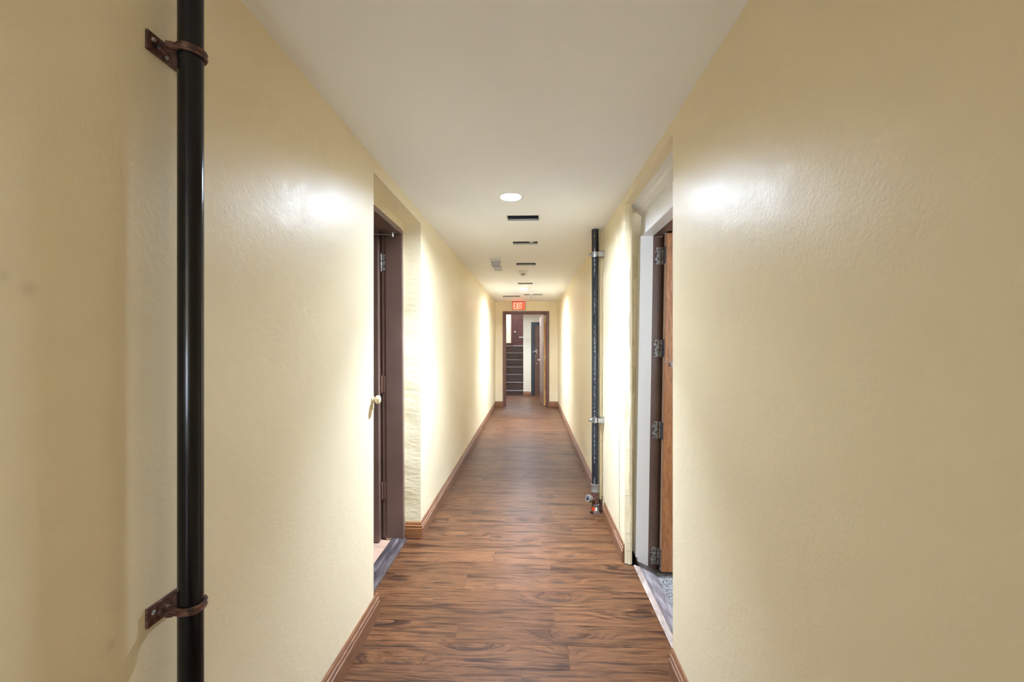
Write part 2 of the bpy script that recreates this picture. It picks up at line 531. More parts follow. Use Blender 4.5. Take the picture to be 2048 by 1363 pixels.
# baseboards
BP = [(0,0),(.018,0),(.018,.072),(.0165,.074),(.012,.0755),(.012,.080),(.0145,.083),(.0150,.089),(.0125,.094),(.0085,.0955),(.0085,.101),(.0095,.104),(.0070,.112),(.003,.118),(0,.118)]
def base_y(bm, xw, side, y0, y1, m0=0, m1=0):
    """along the corridor; m0/m1 = mitre direction at the ends"""
    extrude(bm, None, [(xw+side*d, y0-m0*d, h) for d, h in BP], [(xw+side*d, y1+m1*d, h) for d, h in BP])
def base_x(bm, yw, side, x0, x1, m0=0, m1=0):
    extrude(bm, None, [(x0-m0*d, yw+side*d, h) for d, h in BP], [(x1+m1*d, yw+side*d, h) for d, h in BP])
bm = NB(); base_y(bm, XL, 1, REAR, L0+.045); obj('baseboard_left', bm, m_base, kind='structure')
bm = NB(); base_y(bm, XL, 1, L1-.006, END, m0=1, m1=-1)
o = obj('baseboard_left', bm, m_base, kind='structure')
bm = NB(); base_x(bm, L1-.006, -1, -.925, XL, m1=1); obj('return', bm, m_basex, o)
bm = NB(); base_y(bm, XR, -1, REAR, R0+.0); obj('baseboard_right', bm, m_base, kind='structure')
PYR = dep(3.60, .543)
bm = NB(); base_y(bm, XR, -1, R1+.004, PYR-.07); obj('baseboard_right', bm, m_base, kind='structure')
bm = NB(); base_y(bm, XR, -1, PYR+.07, END, m1=-1); obj('baseboard_right', bm, m_base, kind='structure')
bm = NB(); base_x(bm, END, -1, XL, EX0-.062, m0=-1); obj('baseboard_back', bm, m_basex, kind='structure')
bm = NB(); base_x(bm, END, -1, EX1+.068, XR, m1=-1); obj('baseboard_back', bm, m_basex, kind='structure')
bm = NB(); base_x(bm, BACK, -1, SX, 0.0); obj('baseboard_hall', bm, m_basex, kind='structure')

# rooms behind the two side doors
bm = NB()
box(bm, -3.0, -1.115, L0-1.5, L0-1.4, -.1, 2.6); box(bm, -3.0, XL-T, L1+.6, L1+.7, -.1, 2.6)
box(bm, -3.1, -3.0, L0-1.5, L1+.7, -.1, 2.6)
box(bm, -3.0, XL-T, L0-1.4, L1+.6, 2.5, 2.6)
obj('wall_side_room_left', bm, m_rooms, kind='structure')
bm = NB()
box(bm, XR+TR, 2.6, R0-1.5, R0-1.4, -.2, 2.6); box(bm, XR+TR, 2.6, R1+.6, R1+.7, -.2, 2.6)
box(bm, 2.6, 2.7, R0-1.5, R1+.7, -.2, 2.6)
box(bm, XR+TR, 2.6, R0-1.4, R1+.6, 2.5, 2.6)
obj('wall_side_room_right', bm, m_rooms, kind='structure')
bm = NB(); box(bm, -3.0, -1.0, L0-1.4, L1+.6, -.06, -.012)
pf = obj('floor_side_room_left', bm, m_dark, kind='structure')
x = -1.012
i = 0
while x > -2.9:
    bm = NB(); box(bm, x-.07+.0008, x, L0-1.4, L1+.55, -.012, .006, .001)
    obj('board', bm, m_parquet, pf); x -= .0708; i += 1
mcp = M('speckled_carpet', (.3,.3,.3), .9)
vv = mcp.noise(mcp.coords(), 140, 3, .8)
mcp.color(mcp.ramp(vv, [(.40, (.015,.015,.015)), (.50, (.12,.115,.11)), (.62, (.40,.38,.37))], 'LINEAR')); mcp.bump(vv, .8, .004)
bm = NB(); box(bm, .80, 2.6, R0-1.4, R1+.6, -.12, -.075)
obj('floor_side_room_right', bm, mcp.m, kind='structure')

# ------------------------------------------------------------------ hinge
def hinge(parent, x, y, z, h, wx, mat, mat2=None, d=1, warp=None, name='hinge', label=None):
    """butt hinge: knuckle at x,y; one leaf lies on the jamb (towards -d*x), the other on the door edge"""
    bm = NB()
    box(bm, min(x, x-d*wx), max(x, x-d*wx), y-.0035, y+.002, z-h/2, z+h/2, .001)
    n = 3
    for k in range(n):
        a = z-h/2 + h*k/n; b = z-h/2 + h*(k+1)/n - .0015
        tube(bm, [(x, y-.006, a), (x, y-.006, b)], .0062, 12)
    tube(bm, [(x, y-.006, z+h/2), (x, y-.006, z+h/2+.004), (x, y-.006, z+h/2+.009)], [.0045, .0062, .002], 12)
    o = obj(name, bm, mat, parent, warp=warp, label=label)
    bm = NB()
    for zz in (-.38, -.12, .14, .40):
        xx = x - d*wx*(.72 if zz in (-.38, .14) else .42)
        lathe(bm, [(.0045, 0), (.0045, -.0012), (.003, -.002), (0.0001, -.002)], (xx, y-.0035, z+zz*h), 'y', 10)
    obj('screws', bm, m_dark, o, warp=warp)
    return o

# ------------------------------------------------------------------ door_1, left brown door
lean1 = lambda v: (v.x + .012*(1 - v.z/2.2), v.y, v.z)
d1 = thing('door_1', (XLr-.1, (FY0+FY1)/2, 0), 'brown painted door standing open in a brown frame, left side of the corridor', kind='structure')
bm = NB()
jx0, jx1 = -1.056, XLr
box(bm, jx0, jx1+.006, FY1-.006, FY1+.03, .02, FT, .003)       # far jamb
box(bm, jx0, jx1+.006, FY0-.03, FY0+.006, .02, FT, .003)
box(bm, jx0, jx1+.006, FY0, FY1, FT-.03, FT+.006, .003)        # head
box(bm, jx0-.028, jx0, FY1-.001, FY1+.03, .02, FT, .002)       # rabbet
box(bm, jx0-.028, jx0, FY0, FY1, FT-.018, FT+.0, .002)
box(bm, -1.113, jx0-.02, FY1+.010, FY1+.05, .02, FT, 0)
obj('door_frame', bm, m_brown, d1, warp=lean1)
bm = NB()
LY = FY1-.012
box(bm, -1.96, -1.094, LY-.044, LY, .014, FT-.03, .002)
lf = obj('door_leaf', bm, m_brown, d1, warp=lean1)
for hz in (EYE+.565, EYE-.29, EYE-1.0):
    hinge(d1, -1.084, FY1-.008, hz, .112, -.0, m_hingeb, warp=lean1) if False else None
for py in (525, 768, 980):
    hz = EYE + (687-py)*3.09/F
    bm = NB()
    box(bm, -1.078, -1.058, FY1-.0045, FY1-.001, hz-.057, hz+.057, .001)
    for k in range(3):
        tube(bm, [(-1.085, FY1-.014, hz-.057+.038*k), (-1.085, FY1-.014, hz-.057+.038*k+.0365)], .0062, 12)
    tube(bm, [(-1.085, FY1-.014, hz+.057), (-1.085, FY1-.014, hz+.066)], [.005,.0025], 12)
    tube(bm, [(-1.085, FY1-.014, hz-.066), (-1.085, FY1-.014, hz-.057)], [.0025,.005], 12)
    obj('hinge', bm, m_hinge if py == 525 else m_hingeb, d1, warp=lean1)
bm = NB()   # closer arm bracket under the frame head
az = FT-.045
box(bm, -1.01, -.965, FY1-.09, FY1-.045, az+.008, az+.016, .002)
tube(bm, [(-.985, FY1-.065, az+.012), (-.985, FY1-.065, az-.022)], .008, 12)
tube(bm, [(-.985, FY1-.065, az-.005), (-1.10, FY1-.075, az-.002), (-1.30, FY1-.09, az+.0)], .005, 10)
lathe(bm, [(.012,0),(.013,.006),(.008,.01)], (-.985, FY1-.065, az-.012), 'z', 14)
obj('closer_arm', bm, m_steel, d1)
# threshold
sill = M('worn_sill', (.12,.10,.12), .45)
_v = sill.coords((3, 1, 1)); _n = sill.noise(sill.coords((12, 1.6, 4)), 3, 5, .7)
sill.color(sill.ramp(_n, [(.35, (.022,.016,.017)), (.55, (.060,.045,.046)), (.66, (.15,.125,.125)), (.74, (.5,.46,.44))])); sill.bump(_n, .5, .002)
bm = NB()
sec = [(-.903, .0), (-.905, .006), (-.925, .020), (-1.005, .024), (-1.014, .006), (-1.014, -.03), (-.903, -.03)]
extrude(bm, None, [(x, L0, z) for x, z in sec], [(x, FY1+.02, z) for x, z in sec])
obj('threshold', bm, sill.m, d1, label='dark scuffed wooden threshold')

# ------------------------------------------------------------------ door_2, right doorway
lean2 = lambda v: (v.x - .034*(1 - v.z/2.15), v.y, v.z)
d2 = thing('door_2', (.8, (R0+R1)/2, 0), 'doorway with white casing, brown steel frame and unpainted orange wood door, right side', kind='structure')
CX = .740
LNY = dep(2.83, .74)                # jamb liner plane
CY0, CY1 = R0-.02, dep(2.945, .74)
HB, HT = EYE+.716, EYE+.845
bm = NB()    # side casing, moulded
for a, b, t in ((0, .018, .012), (.018, .030, .006), (.030, .085, .009), (.085, .112, .004)):
    box(bm, CX-t, CX-.0005, LNY+a-.003, LNY+b-.003, .012, HB, .0012)
obj('side_casing', bm, m_white, d2, warp=lean2)
bm = NB()
box(bm, CX, .812, LNY, LNY+.05, -.075, HB, .0015)
obj('jamb_liner', bm, m_white, d2, warp=lean2, label='white painted jamb board')
bm = NB()
box(bm, CX-.003, CX, CY0, LNY, HB, HT, .001)
box(bm, CX, .76, CY0, LNY+.03, HB+.02, HT)                 # frieze board
box(bm, CX, .812, CY0, LNY+.03, HB, HB+.02, .001)
obj('frieze_board', bm, m_white, d2)
bm = NB()   # crown moulding over the doorway
cr = [(CX+.03, HT), (CX-.006, HT), (CX-.006, HT+.004)]
cr += [(CX-.011, HT+.004), (CX-.011, HT+.009), (CX-.015, HT+.010)]
for k in range(9):
    t = k/8; cr.append((CX-.016-.036*t, HT+.011+.028*(t**1.5)))
    if k == 4: cr += [(CX-.016-.036*t-.002, HT+.011+.028*(t**1.5)), (CX-.016-.036*t-.002, HT+.011+.028*(t**1.5)+.003)]
cr += [(CX-.064, HT+.043), (CX-.064, HT+.047), (CX-.072, HT+.050), (CX-.074, HT+.056), (CX-.080, HT+.0595), (CX+.03, HT+.0595)]
extrude(bm, None, [(x, CY0, z) for x, z in cr], [(x, LNY+.008-(CX-x)*.4, z) for x, z in cr])
obj('crown_moulding', bm, m_white, d2)
bm = NB()
box(bm, .812, .870, LNY+.012, LNY+.05, -.075, HB-.004, .002)
box(bm, .870, .884, LNY+.024, LNY+.05, -.075, HB-.004, .001)
box(bm, .884, .93, LNY+.034, LNY+.05, -.075, HB+.03, .001)
box(bm, .812, .870, CY0, LNY+.02, HB, HB+.03, .002)
box(bm, .870, .93, CY0, LNY+.04, HB+.012, HB+.03, .002)
obj('door_frame', bm, m_brown, d2, warp=lean2)
bm = NB()
LYY = LNY-.002
box(bm, .885, .905, LYY-.044, LYY, -.060, EYE+.723, .001)
box(bm, .8865, 1.74, LYY-.0455, LYY+.001, -.0605, EYE+.7225, .001)
lf2 = obj('door_leaf', bm, m_orange, d2, warp=lean2)
bm = NB(); box(bm, .8845, .8885, LYY-.0425, LYY-.002, -.0600, EYE+.7222)
obj('edge_strip', bm, m_edge, lf2, warp=lean2, label='bare pale hinge edge of the door')
for i, hz in enumerate((EYE+.585, EYE-.030, EYE-.573, EYE-1.41)):
    bm = NB()
    y = LNY+.0105
    # ragged plate on the frame
    sec = [(.866, -.057), (.866, .057), (.838, .057), (.834, .035), (.828, .03), (.828, .018), (.838, .014), (.839, -.008), (.829, -.014), (.829, -.04), (.836, -.046), (.830, -.057)]
    extrude(bm, None, [(a, y-.003, hz+b) for a, b in sec], [(a, y+.003, hz+b) for a, b in sec])
    for k in range(3):
        tube(bm, [(.8765, y-.004, hz-.057+.038*k), (.8765, y-.004, hz-.057+.038*k+.0365)], .0062, 12)
    ho = obj('hinge', bm, m_hinge, d2, warp=lean2)
    bm = NB()
    box(bm, .8818, .8848, LYY-.040, LYY+.006, hz-.057, hz+.057, .0008)
    obj('door_plate', bm, m_bluesteel if i < 3 else m_hinge, ho, warp=lean2)
    bm = NB()
    for (a, b) in ((.847, .042), (.838, .012), (.850, -.014), (.837, -.04)):
        lathe(bm, [(.0048, 0), (.0048, -.001), (.0001, -.0012)], (a, y-.003, hz+b), 'y', 10)
    obj('screws', bm, m_dark, ho, warp=lean2)
bm = NB()   # closer arm on the leaf top
box(bm, .868, .93, LYY-.07, LYY-.035, EYE+.728, EYE+.737, .002)
box(bm, .868, .874, LYY-.07, LYY-.035, EYE+.715, EYE+.737, .001)
extrude(bm, None, [(.92, LYY-.075, EYE+.727), (1.05, LYY-.12, EYE+.727), (1.05, LYY-.06, EYE+.727), (.92, LYY-.03, EYE+.727)],
        [(.92, LYY-.075, EYE+.742), (1.05, LYY-.12, EYE+.765), (1.05, LYY-.06, EYE+.765), (.92, LYY-.03, EYE+.742)])
obj('closer_arm', bm, m_plastic_dim, d2, warp=lean2)
bm = NB()   # bolt and bracket on the leaf
bz = EYE-.118
box(bm, .880, .96, LYY-.049, LYY-.045, bz-.002, bz+.003)
box(bm, .915, .94, LYY-.052, LYY-.045, bz-.03, bz-.006, .001)
obj('latch_plate', bm, m_hinge, lf2, warp=lean2)
sl2 = M('dusty_stone_sill', (.35,.32,.33), .6)
_n = sl2.noise(sl2.coords((9, 2.2, 3)), 2.6, 6, .72)
sl2.color(sl2.ramp(_n, [(.3, (.05,.042,.044)), (.46, (.14,.12,.122)), (.6, (.25,.22,.22)), (.74, (.44,.40,.39))])); sl2.bump(_n, .5, .003)
bm = NB()
sec = [(.704, -.012), (.72, -.022), (.74, -.03), (.79, -.055), (.806, -.065), (.806, -.1), (.704, -.1)]
extrude(bm, None, [(x, R0-.03, z) for x, z in sec], [(x, LNY+.045, z) for x, z in sec])
obj('threshold', bm, sl2.m, d2, label='dusty grey worn threshold')
bm = NB(); sec = [(.6626, -.001), (.668, .001), (.700, -.009), (.7035, -.014), (.7035, -.04), (.6626, -.04)]
extrude(bm, None, [(x, R0-.02, z) for x, z in sec], [(x, R1-.02, z) for x, z in sec])
obj('edge_strip', bm, wood('pale_sill_strip', (.16,.11,.085), (.27,.20,.165), (.36,.29,.25), (10,1,10), .6, tint=.0), d2)

# ------------------------------------------------------------------ door_3, end of the corridor
d3 = thing('door_3', (-.12, END, 0), 'brown door swung open in a reddish brown frame below the EXIT sign', kind='structure')
bm = NB()
yf0, yf1 = END-.018, END+.15
box(bm, EX0-.062, EX0, yf0, yf1, 0, EH+.055, .003)
box(bm, EX1, EX1+.068, yf0, yf1, 0, EH+.055, .003)
box(bm, EX0, EX1, yf0, yf1, EH, EH+.055, .003)
box(bm, EX0, EX0+.012, END+.05, END+.09, 0, EH, .001)
box(bm, EX0, EX1, END+.05, END+.09, EH-.012, EH, .001)
obj('door_frame', bm, m_redbrown, d3)
bm = NB()
hx, hy = EX1-.008, END+.075
ang = math.radians(4.6)
def swing(v):
    # local: u along leaf, t thickness to -x
    u, t, z = v.y, v.x, v.z
    return (hx + t*math.cos(ang) - u*math.sin(ang), hy + u*math.cos(ang) + t*math.sin(ang)*1.0, z)
box(bm, -.046, 0, 0, .90, .012, EH-.015, .002)
m_leafgrey = wood('worn_brown_door_face', (.16,.095,.07), (.24,.15,.115), (.30,.20,.16), (20, 20, 1.0), .3, tint=.0, fine=False)
lf3 = obj('door_leaf', bm, m_leafgrey, d3, warp=swing)
bm = NB(); box(bm, -.0450, -.001, -.0015, .001, .013, EH-.016)
obj('edge_strip', bm, wood('yellow_door_edge', (.34,.15,.045), (.50,.25,.08), (.62,.35,.13), (30,30,1.0), .5, tint=.0), lf3, warp=swing, label='bare orange wood hinge edge')
for py in (640, 714, 785):
    hz = EYE + (687-py)*9.75/F
    bm = NB()
    box(bm, -.036, .001, -.004, -.001, hz-.055, hz+.055, .001)
    for k in range(3):
        tube(bm, [(.004, -.006, hz-.055+.037*k), (.004, -.006, hz-.055+.037*k+.035)], .007, 10)
    obj('hinge', bm, m_brass, d3, warp=swing)
bm = NB()
box(bm, -.050, -.046, .60, .74, 1.58, 1.90, .001)
obj('vision_panel_frame', bm, m_steel, lf3, warp=swing)
bm = NB(); box(bm, -.0515, -.0495, .625, .715, 1.60, 1.88)
obj('vision_panel', bm, M('dark_glass', (.03,.03,.035), .1).m, lf3, warp=swing)
bm = NB()
kz = EYE - .405
lathe(bm, [(.030, 0), (.030, -.006), (.012, -.010), (.011, -.032), (.024, -.040), (.029, -.052), (.024, -.064), (.0001, -.068)], (-.046, .835, kz), 'x', 20)
obj('knob', bm, m_chrome, lf3, smooth=True, warp=swing, label='chrome door knob')
for zz in (1.505, 1.19):
    bm = NB(); lathe(bm, [(.018, 0), (.018, -.008), (.0001, -.010)], (-.046, .80, zz), 'x', 16)
    obj('cylinder_lock', bm, m_chrome, lf3, warp=swing)
bm = NB(); box(bm, EX1-.03, EX1+.0, END+.02, END+.05, EH-.10, EH-.04, .003); obj('strike_bracket', bm, m_steel, d3)

# ------------------------------------------------------------------ door_4, black framed door in the hall
d4 = thing('door_4', (.45, BACK, 0), 'reddish brown door in a black frame, in the hall behind the open door', kind='structure')
Y = BACK
fx0 = .003; fh = EYE+.597
bm = NB()
box(bm, fx0, fx0+.105, Y-.022, Y+.0, 0, fh, .003); box(bm, .90, 1.0, Y-.022, Y, 0, fh, .003)
box(bm, fx0+.105, .90, Y-.022, Y, fh-.085, fh, .003)
obj('door_frame', bm, m_black, d4)
bm = NB()
box(bm, fx0+.106, .899, Y-.012, Y-.001, .008, fh-.086)
m_d4 = wood('red_brown_door', (.050,.018,.009), (.095,.036,.017), (.135,.055,.027), (16,16,1.1), .3, tint=0.0)
l4 = obj('door_leaf', bm, m_d4, d4)
bm = NB()
for a, b in ((.12, .86), (1.02, 1.86)):
    for x0, x1, z0, z1 in ((fx0+.20, fx0+.215, a, b), (.78, .795, a, b), (fx0+.20, .795, a-.012, a), (fx0+.20, .795, b, b+.012)):
        box(bm, x0, x1, Y-.018, Y-.012, z0, z1, .001)
obj('panel_moulding', bm, m_d4, l4)
bm = NB()
hz = 1.43-.20
box(bm, fx0+.135, fx0+.165, Y-.020, Y-.012, hz-.08, hz+.04, .002)
tube(bm, [(fx0+.15, Y-.02, hz), (fx0+.15, Y-.055, hz+.002), (fx0+.14, Y-.062, hz+.002), (fx0+.09, Y-.062, hz-.012), (fx0+.045, Y-.060, hz-.04)], .011, 12)
obj('lever_handle', bm, m_steel, l4, smooth=True, label='chrome lever handle')
bm = NB(); lathe(bm, [(.02,0),(.02,-.006),(.0001,-.008)], (fx0+.15, Y-.012, hz-.35), 'y', 14); obj('lock_plate', bm, m_steel, l4)

# ------------------------------------------------------------------ stairs
st = thing('staircase', (-.79, BACK, 0), 'dark brown wooden stairs climbing to a landing beyond the end doorway', cat='stairs')
rises = [.128 + .205*k for k in range(7)]
TD = .26
m_nose = M('worn_stair_nosing', (.34,.31,.33), .4).m
prevz = 0
for k, h in enumerate(rises):
    y = BACK + .02 + TD*k
    bm = NB(); box(bm, -1.38, SX-.002, y, y+.02, prevz, h-.03)
    obj('riser', bm, m_darkwood, st)
    bm = NB()
    dpt = TD+.03 if k < 6 else 14.85-y
    box(bm, -1.38, SX-.002, y-.022, y-.022+dpt, h-.03, h, .004)
    t = obj('tread', bm, m_darkwood, st)
    bm = NB()
    box(bm, -1.38, SX-.003, y-.0255, y+.012, h-.010, h+.0025, .002)
    obj('nosing', bm, m_nose, t, label='pale worn nosing strip')
    prevz = h
LZ = rises[-1]
bm = NB(); box(bm, -1.38, SX, 14.83, 14.85, LZ, LZ+.10, .003)
obj('baseboard_landing', bm, m_darkwood, kind='structure')

# ------------------------------------------------------------------ door_5 at the top of the stairs
d5 = thing('door_5', (-.55, 14.84, LZ), 'dark red panelled door at the top of the stairs', kind='structure')
D5X = -.69
bm = NB()
box(bm, D5X, D5X+.09, 14.80, 14.85, LZ, LZ+2.12, .004)
box(bm, D5X+.09, SX, 14.80, 14.85, LZ+2.03, LZ+2.12, .004)
obj('door_frame', bm, m_darkdoor, d5)
bm = NB(); box(bm, D5X+.092, SX-.002, 14.815, 14.845, LZ+.02, LZ+2.028)
l5 = obj('door_leaf', bm, m_darkdoor, d5)
bm = NB()
for x0, x1, z0, z1 in ((D5X+.20, D5X+.212, .12, .86), (D5X+.20, SX-.01, .12, .132), (D5X+.20, D5X+.212, .95, 1.9), (D5X+.20, SX-.01, .95, .962)):
    box(bm, x0, x1, 14.805, 14.815, LZ+z0, LZ+z1, .002)
obj('panel_moulding', bm, m_darkdoor, l5)
bm = NB(); lathe(bm, [(.028,0),(.028,-.006),(.012,-.01),(.012,-.035),(.030,-.045),(.030,-.06),(.0001,-.07)], (D5X+.135, 14.815, EYE+.41), 'y', 18)
obj('knob', bm, m_chrome, l5, smooth=True)
bm = NB(); tube(bm, [(D5X+.27, 14.80, EYE+.222), (SX-.02, 14.80, EYE+.222)], .012, 10)
tube(bm, [(D5X+.28, 14.80, EYE+.222), (D5X+.28, 14.82, EYE+.222)], .01, 8)
obj('push_bar', bm, m_steel, l5)
bm = NB(); box(bm, D5X+.09, SX, 14.79, 14.85, LZ, LZ+.018, .003); obj('threshold', bm, m_nose, d5)

# ------------------------------------------------------------------ lamps
def downlight(x, y, label, glow=None):
    t = thing('recessed_downlight', (x, y, CZ), label, 'ceiling light', group=None)
    bm = NB()
    lathe(bm, [(LR-.003, .045), (LR-.002, .0), (LR+.000, -.002), (LR+.012, -.003), (LR+.016, -.001), (LR+.016, .0005), (LR+.002, .002), (LR+.002, .045)], (x, y, CZ), 'z', 48)
    obj('trim_ring', bm, m_plastic, t, smooth=True)
    bm = NB()
    lathe(bm, [(.0001, .020), (LR-.004, .020), (LR-.004, .024), (.0001, .024)], (x, y, CZ), 'z', 48)
    obj('diffuser', bm, glow or m_lamp, t)
    bm = NB(); lathe(bm, [(LR+.004, .03), (LR+.004, .12), (.0001, .12)], (x, y, CZ), 'z', 32)
    obj('housing', bm, m_plastic_dim, t)
    l = area('downlight_beam', (x, y, CZ+.012), (0, 0, 0), LR*1.7, LAMP_POWER * (.5 if glow else 1), LAMP_COL)
    l.data.spread = math.radians(98)
    return t
downlight(*LAMPS[0], 'round white recessed ceiling light nearest the camera, in front of the slots')
downlight(*LAMPS[1], 'small round recessed ceiling light farther down, before the EXIT sign')
downlight(*LAMPS[2], 'round recessed ceiling light of the hall beyond the end doorway', m_lamp_hall)

# ------------------------------------------------------------------ ceiling slots
slot_labels = ['widest looking open slot in the ceiling, just beyond the near ceiling light',
               'second open ceiling slot with a torn plaster flap at its right end',
               'third open ceiling slot, just before the round smoke detector',
               'thin open ceiling slot between smoke detector and far ceiling light',
               'long dark open ceiling slot left of and above the EXIT sign',
               'short ceiling slot left of the tiny sprinkler head, above the EXIT sign',
               'pale ceiling slot right of the tiny sprinkler head']
for (x0, x1, y0, y1), lab in zip(holes, slot_labels):
    t = thing('ceiling_slot', ((x0+x1)/2, (y0+y1)/2, CZ), lab, 'ceiling slot')
    bm = NB()
    h = .014; tk = .004
    box(bm, x0-tk, x0, y0, y1, CZ, CZ+h); box(bm, x1, x1+tk, y0, y1, CZ, CZ+h)
    box(bm, x0-tk, x1+tk, y0-tk, y0, CZ, CZ+h); box(bm, x0-tk, x1+tk, y1, y1+tk, CZ, CZ+h)
    obj('cut_edge', bm, m_lip, t, label='pale cut plaster edge')
    bm = NB()
    z0, z1 = CZ+h, CZ+.15
    for q in ((x0-.02, x0-.01, y0-.02, y1+.02, z0, z1), (x1+.01, x1+.02, y0-.02, y1+.02, z0, z1), (x0-.02, x1+.02, y0-.02, y0-.01, z0, z1),
              (x0-.02, x1+.02, y1+.001, y1+.02, z0, z1), (x0-.02, x1+.02, y0-.02, y1+.02, z1, z1+.006)): box(bm, *q)
    obj('cavity', bm, m_dark, t, label='dark cavity')
    if 'torn' in lab:
        bm = NB()
        extrude(bm, None, [(x1-.085, y0, CZ+.001), (x1-.02, y0, CZ+.001), (x1-.065, y0+.05, CZ-.001)], [(x1-.085, y0, CZ+.008), (x1-.02, y0, CZ+.008), (x1-.065, y0+.05, CZ+.004)])
        obj('plaster_flap', bm, m_plastic, t)

# ------------------------------------------------------------------ ceiling devices
al = thing('fire_alarm', (-.41, 4.85, CZ), 'boxy white alarm strobe hanging from the ceiling left of the slots', 'alarm')
ax0 = (980.5-1062)*4.82/F; ax1 = (1001-1062)*4.82/F
bm = NB(); box(bm, ax0, ax1, 4.80, 4.93, CZ-.030, CZ, .004); obj('mounting_box', bm, m_alarm, al)
bm = NB(); box(bm, ax0+.012, ax1-.006, 4.81, 4.92, CZ-.080, CZ-.030, .006); obj('housing', bm, m_alarm2, al)
bm = NB(); box(bm, ax0+.04, ax1+.012, 4.86, 4.95, CZ-.118, CZ-.080, .006); obj('strobe_lens', bm, m_alarm, al, label='white strobe block below the housing')
bm = NB(); box(bm, ax0+.065, ax1-.02, 4.857, 4.861, CZ-.108, CZ-.092, .001); obj('lens_window', bm, m_plastic_dim, al)
sx_ = (1046-1062)*5.64/F
sm = thing('smoke_detector', (sx_, 5.64, CZ), 'round white smoke detector between two ceiling slots', 'smoke detector')
bm = NB(); lathe(bm, [(.0001, 0), (.063, 0), (.063, -.012), (.060, -.018), (.052, -.030), (.046, -.036), (.0001, -.036)], (sx_, 5.64, CZ), 'z', 40)
obj('base', bm, m_plastic, sm, smooth=True)
bm = NB()
lathe(bm, [(.024, -.036), (.024, -.058), (.0001, -.058)], (sx_, 5.64, CZ), 'z', 20)
obj('sensor_core', bm, m_dark, sm)
bm = NB()
for k in range(10):
    a = 2*PI*k/10; c, s = math.cos(a)*.029, math.sin(a)*.029
    box(bm, sx_+c-.003, sx_+c+.003, 5.64+s-.003, 5.64+s+.003, CZ-.058, CZ-.034)
lathe(bm, [(.034, -.056), (.030, -.064), (.0001, -.066)], (sx_, 5.64, CZ), 'z', 24)
obj('sensor_cage', bm, m_plastic, sm)
px_ = .002
sp = thing('sprinkler_head', (px_, 8.36, CZ), 'tiny white sprinkler head on the ceiling right of the EXIT sign', 'sprinkler')
bm = NB(); lathe(bm, [(.030, 0), (.030, -.004), (.014, -.010), (.009, -.012), (.009, -.03)], (px_, 8.36, CZ), 'z', 20); obj('escutcheon', bm, m_plastic, sp)
bm = NB()
for s in (-1, 1): tube(bm, [(px_+s*.008, 8.36, CZ-.03), (px_+s*.014, 8.36, CZ-.045), (px_, 8.36, CZ-.062)], .0025, 8)
obj('frame_arms', bm, m_steel, sp)
bm = NB(); lathe(bm, [(.018, -.062), (.018, -.066), (.0001, -.066)], (px_, 8.36, CZ), 'z', 16); obj('deflector', bm, m_plastic, sp)

# ------------------------------------------------------------------ EXIT sign
ex = thing('exit_sign', (-.28, END-.03, CZ), 'red glowing EXIT sign on the wall above the end doorway', 'exit sign')
ex0, ex1 = (1024-1062)*9.68/F, (1051-1062)*9.68/F
ez0, ez1 = EYE+(687-619.5)*9.68/F, CZ-.003
m_exh = M('exit_sign_housing', (.36,.36,.26), .5).m
bm = NB()
box(bm, ex0, ex1, END-.045, END, ez0, ez1, .004)
obj('housing', bm, m_exh, ex)
bm = NB(); box(bm, ex0+.016, ex1-.014, END-.049, END-.044, ez0+.008, ez1-.012, .001); obj('red_face', bm, m_exit_face, ex)
bm = NB(); box(bm, ex0, ex1, END-.052, END-.04, ez1-.012, ez1); obj('top_rim', bm, m_dark, ex)
H0, H1 = ez0+.022, ez1-.032
lw = .050; gap = .008; X0 = ex0+.040; tk = .013
yA, yB = END-.052, END-.048
def lbox(bm, x0, x1, z0, z1): box(bm, x0, x1, yA, yB, z0, z1)
for ch in 'EXIT':
    bm = NB()
    wch = .018 if ch == 'I' else lw
    if ch == 'E':
        lbox(bm, X0, X0+tk, H0, H1)
        for z in (H0, (H0+H1)/2-tk/2, H1-tk): lbox(bm, X0+tk, X0+lw, z, z+tk)
    if ch == 'X':
        for s in (0, 1):
            a, b = (X0, X0+lw-tk) if s == 0 else (X0+lw-tk, X0)
            extrude(bm, None, [(a, yA, H0), (a+tk, yA, H0), (b+tk, yA, H1), (b, yA, H1)], [(a, yB, H0), (a+tk, yB, H0), (b+tk, yB, H1), (b, yB, H1)])
    if ch == 'I': lbox(bm, X0+.002, X0+.002+tk, H0, H1)
    if ch == 'T':
        lbox(bm, X0, X0+lw, H1-tk, H1); lbox(bm, X0+lw/2-tk/2, X0+lw/2+tk/2, H0, H1-tk)
    obj('letter', bm, m_exit_letter, ex)
    X0 += wch + gap

# ------------------------------------------------------------------ near left black pipe with brackets
PX, PY = XL+.0575, dep(.948, -.757)
PR = .0245
lp = thing('drain_pipe', (PX, PY, 0), 'glossy black pipe running floor to ceiling at the left, nearest the camera', 'pipe')
bm = NB(); tube(bm, [(PX, PY, 0), (PX, PY, CZ)], PR, 40, cap=False)
obj('pipe', bm, m_pipe, lp, smooth=True)
for (dz, a, s, w_) in ((1.617, -2.52, .008, .003), (1.275, -2.60, .024, .0022), (1.18, -2.58, .006, .001)):
    bm = NB(); q = []
    for i in range(10):
        t = 2*PI*i/10; aa = a + w_/PR*math.cos(t); zz = dz + s*math.sin(t)*random.uniform(.8, 1.1)
        q.append(bm.verts.new((PX+(PR+.0004)*math.cos(aa), PY+(PR+.0004)*math.sin(aa), zz)))
    bm.faces.new(q)
    obj('paint_chip', bm, m_beigepaint, lp, label='cream spot where the black paint has chipped')

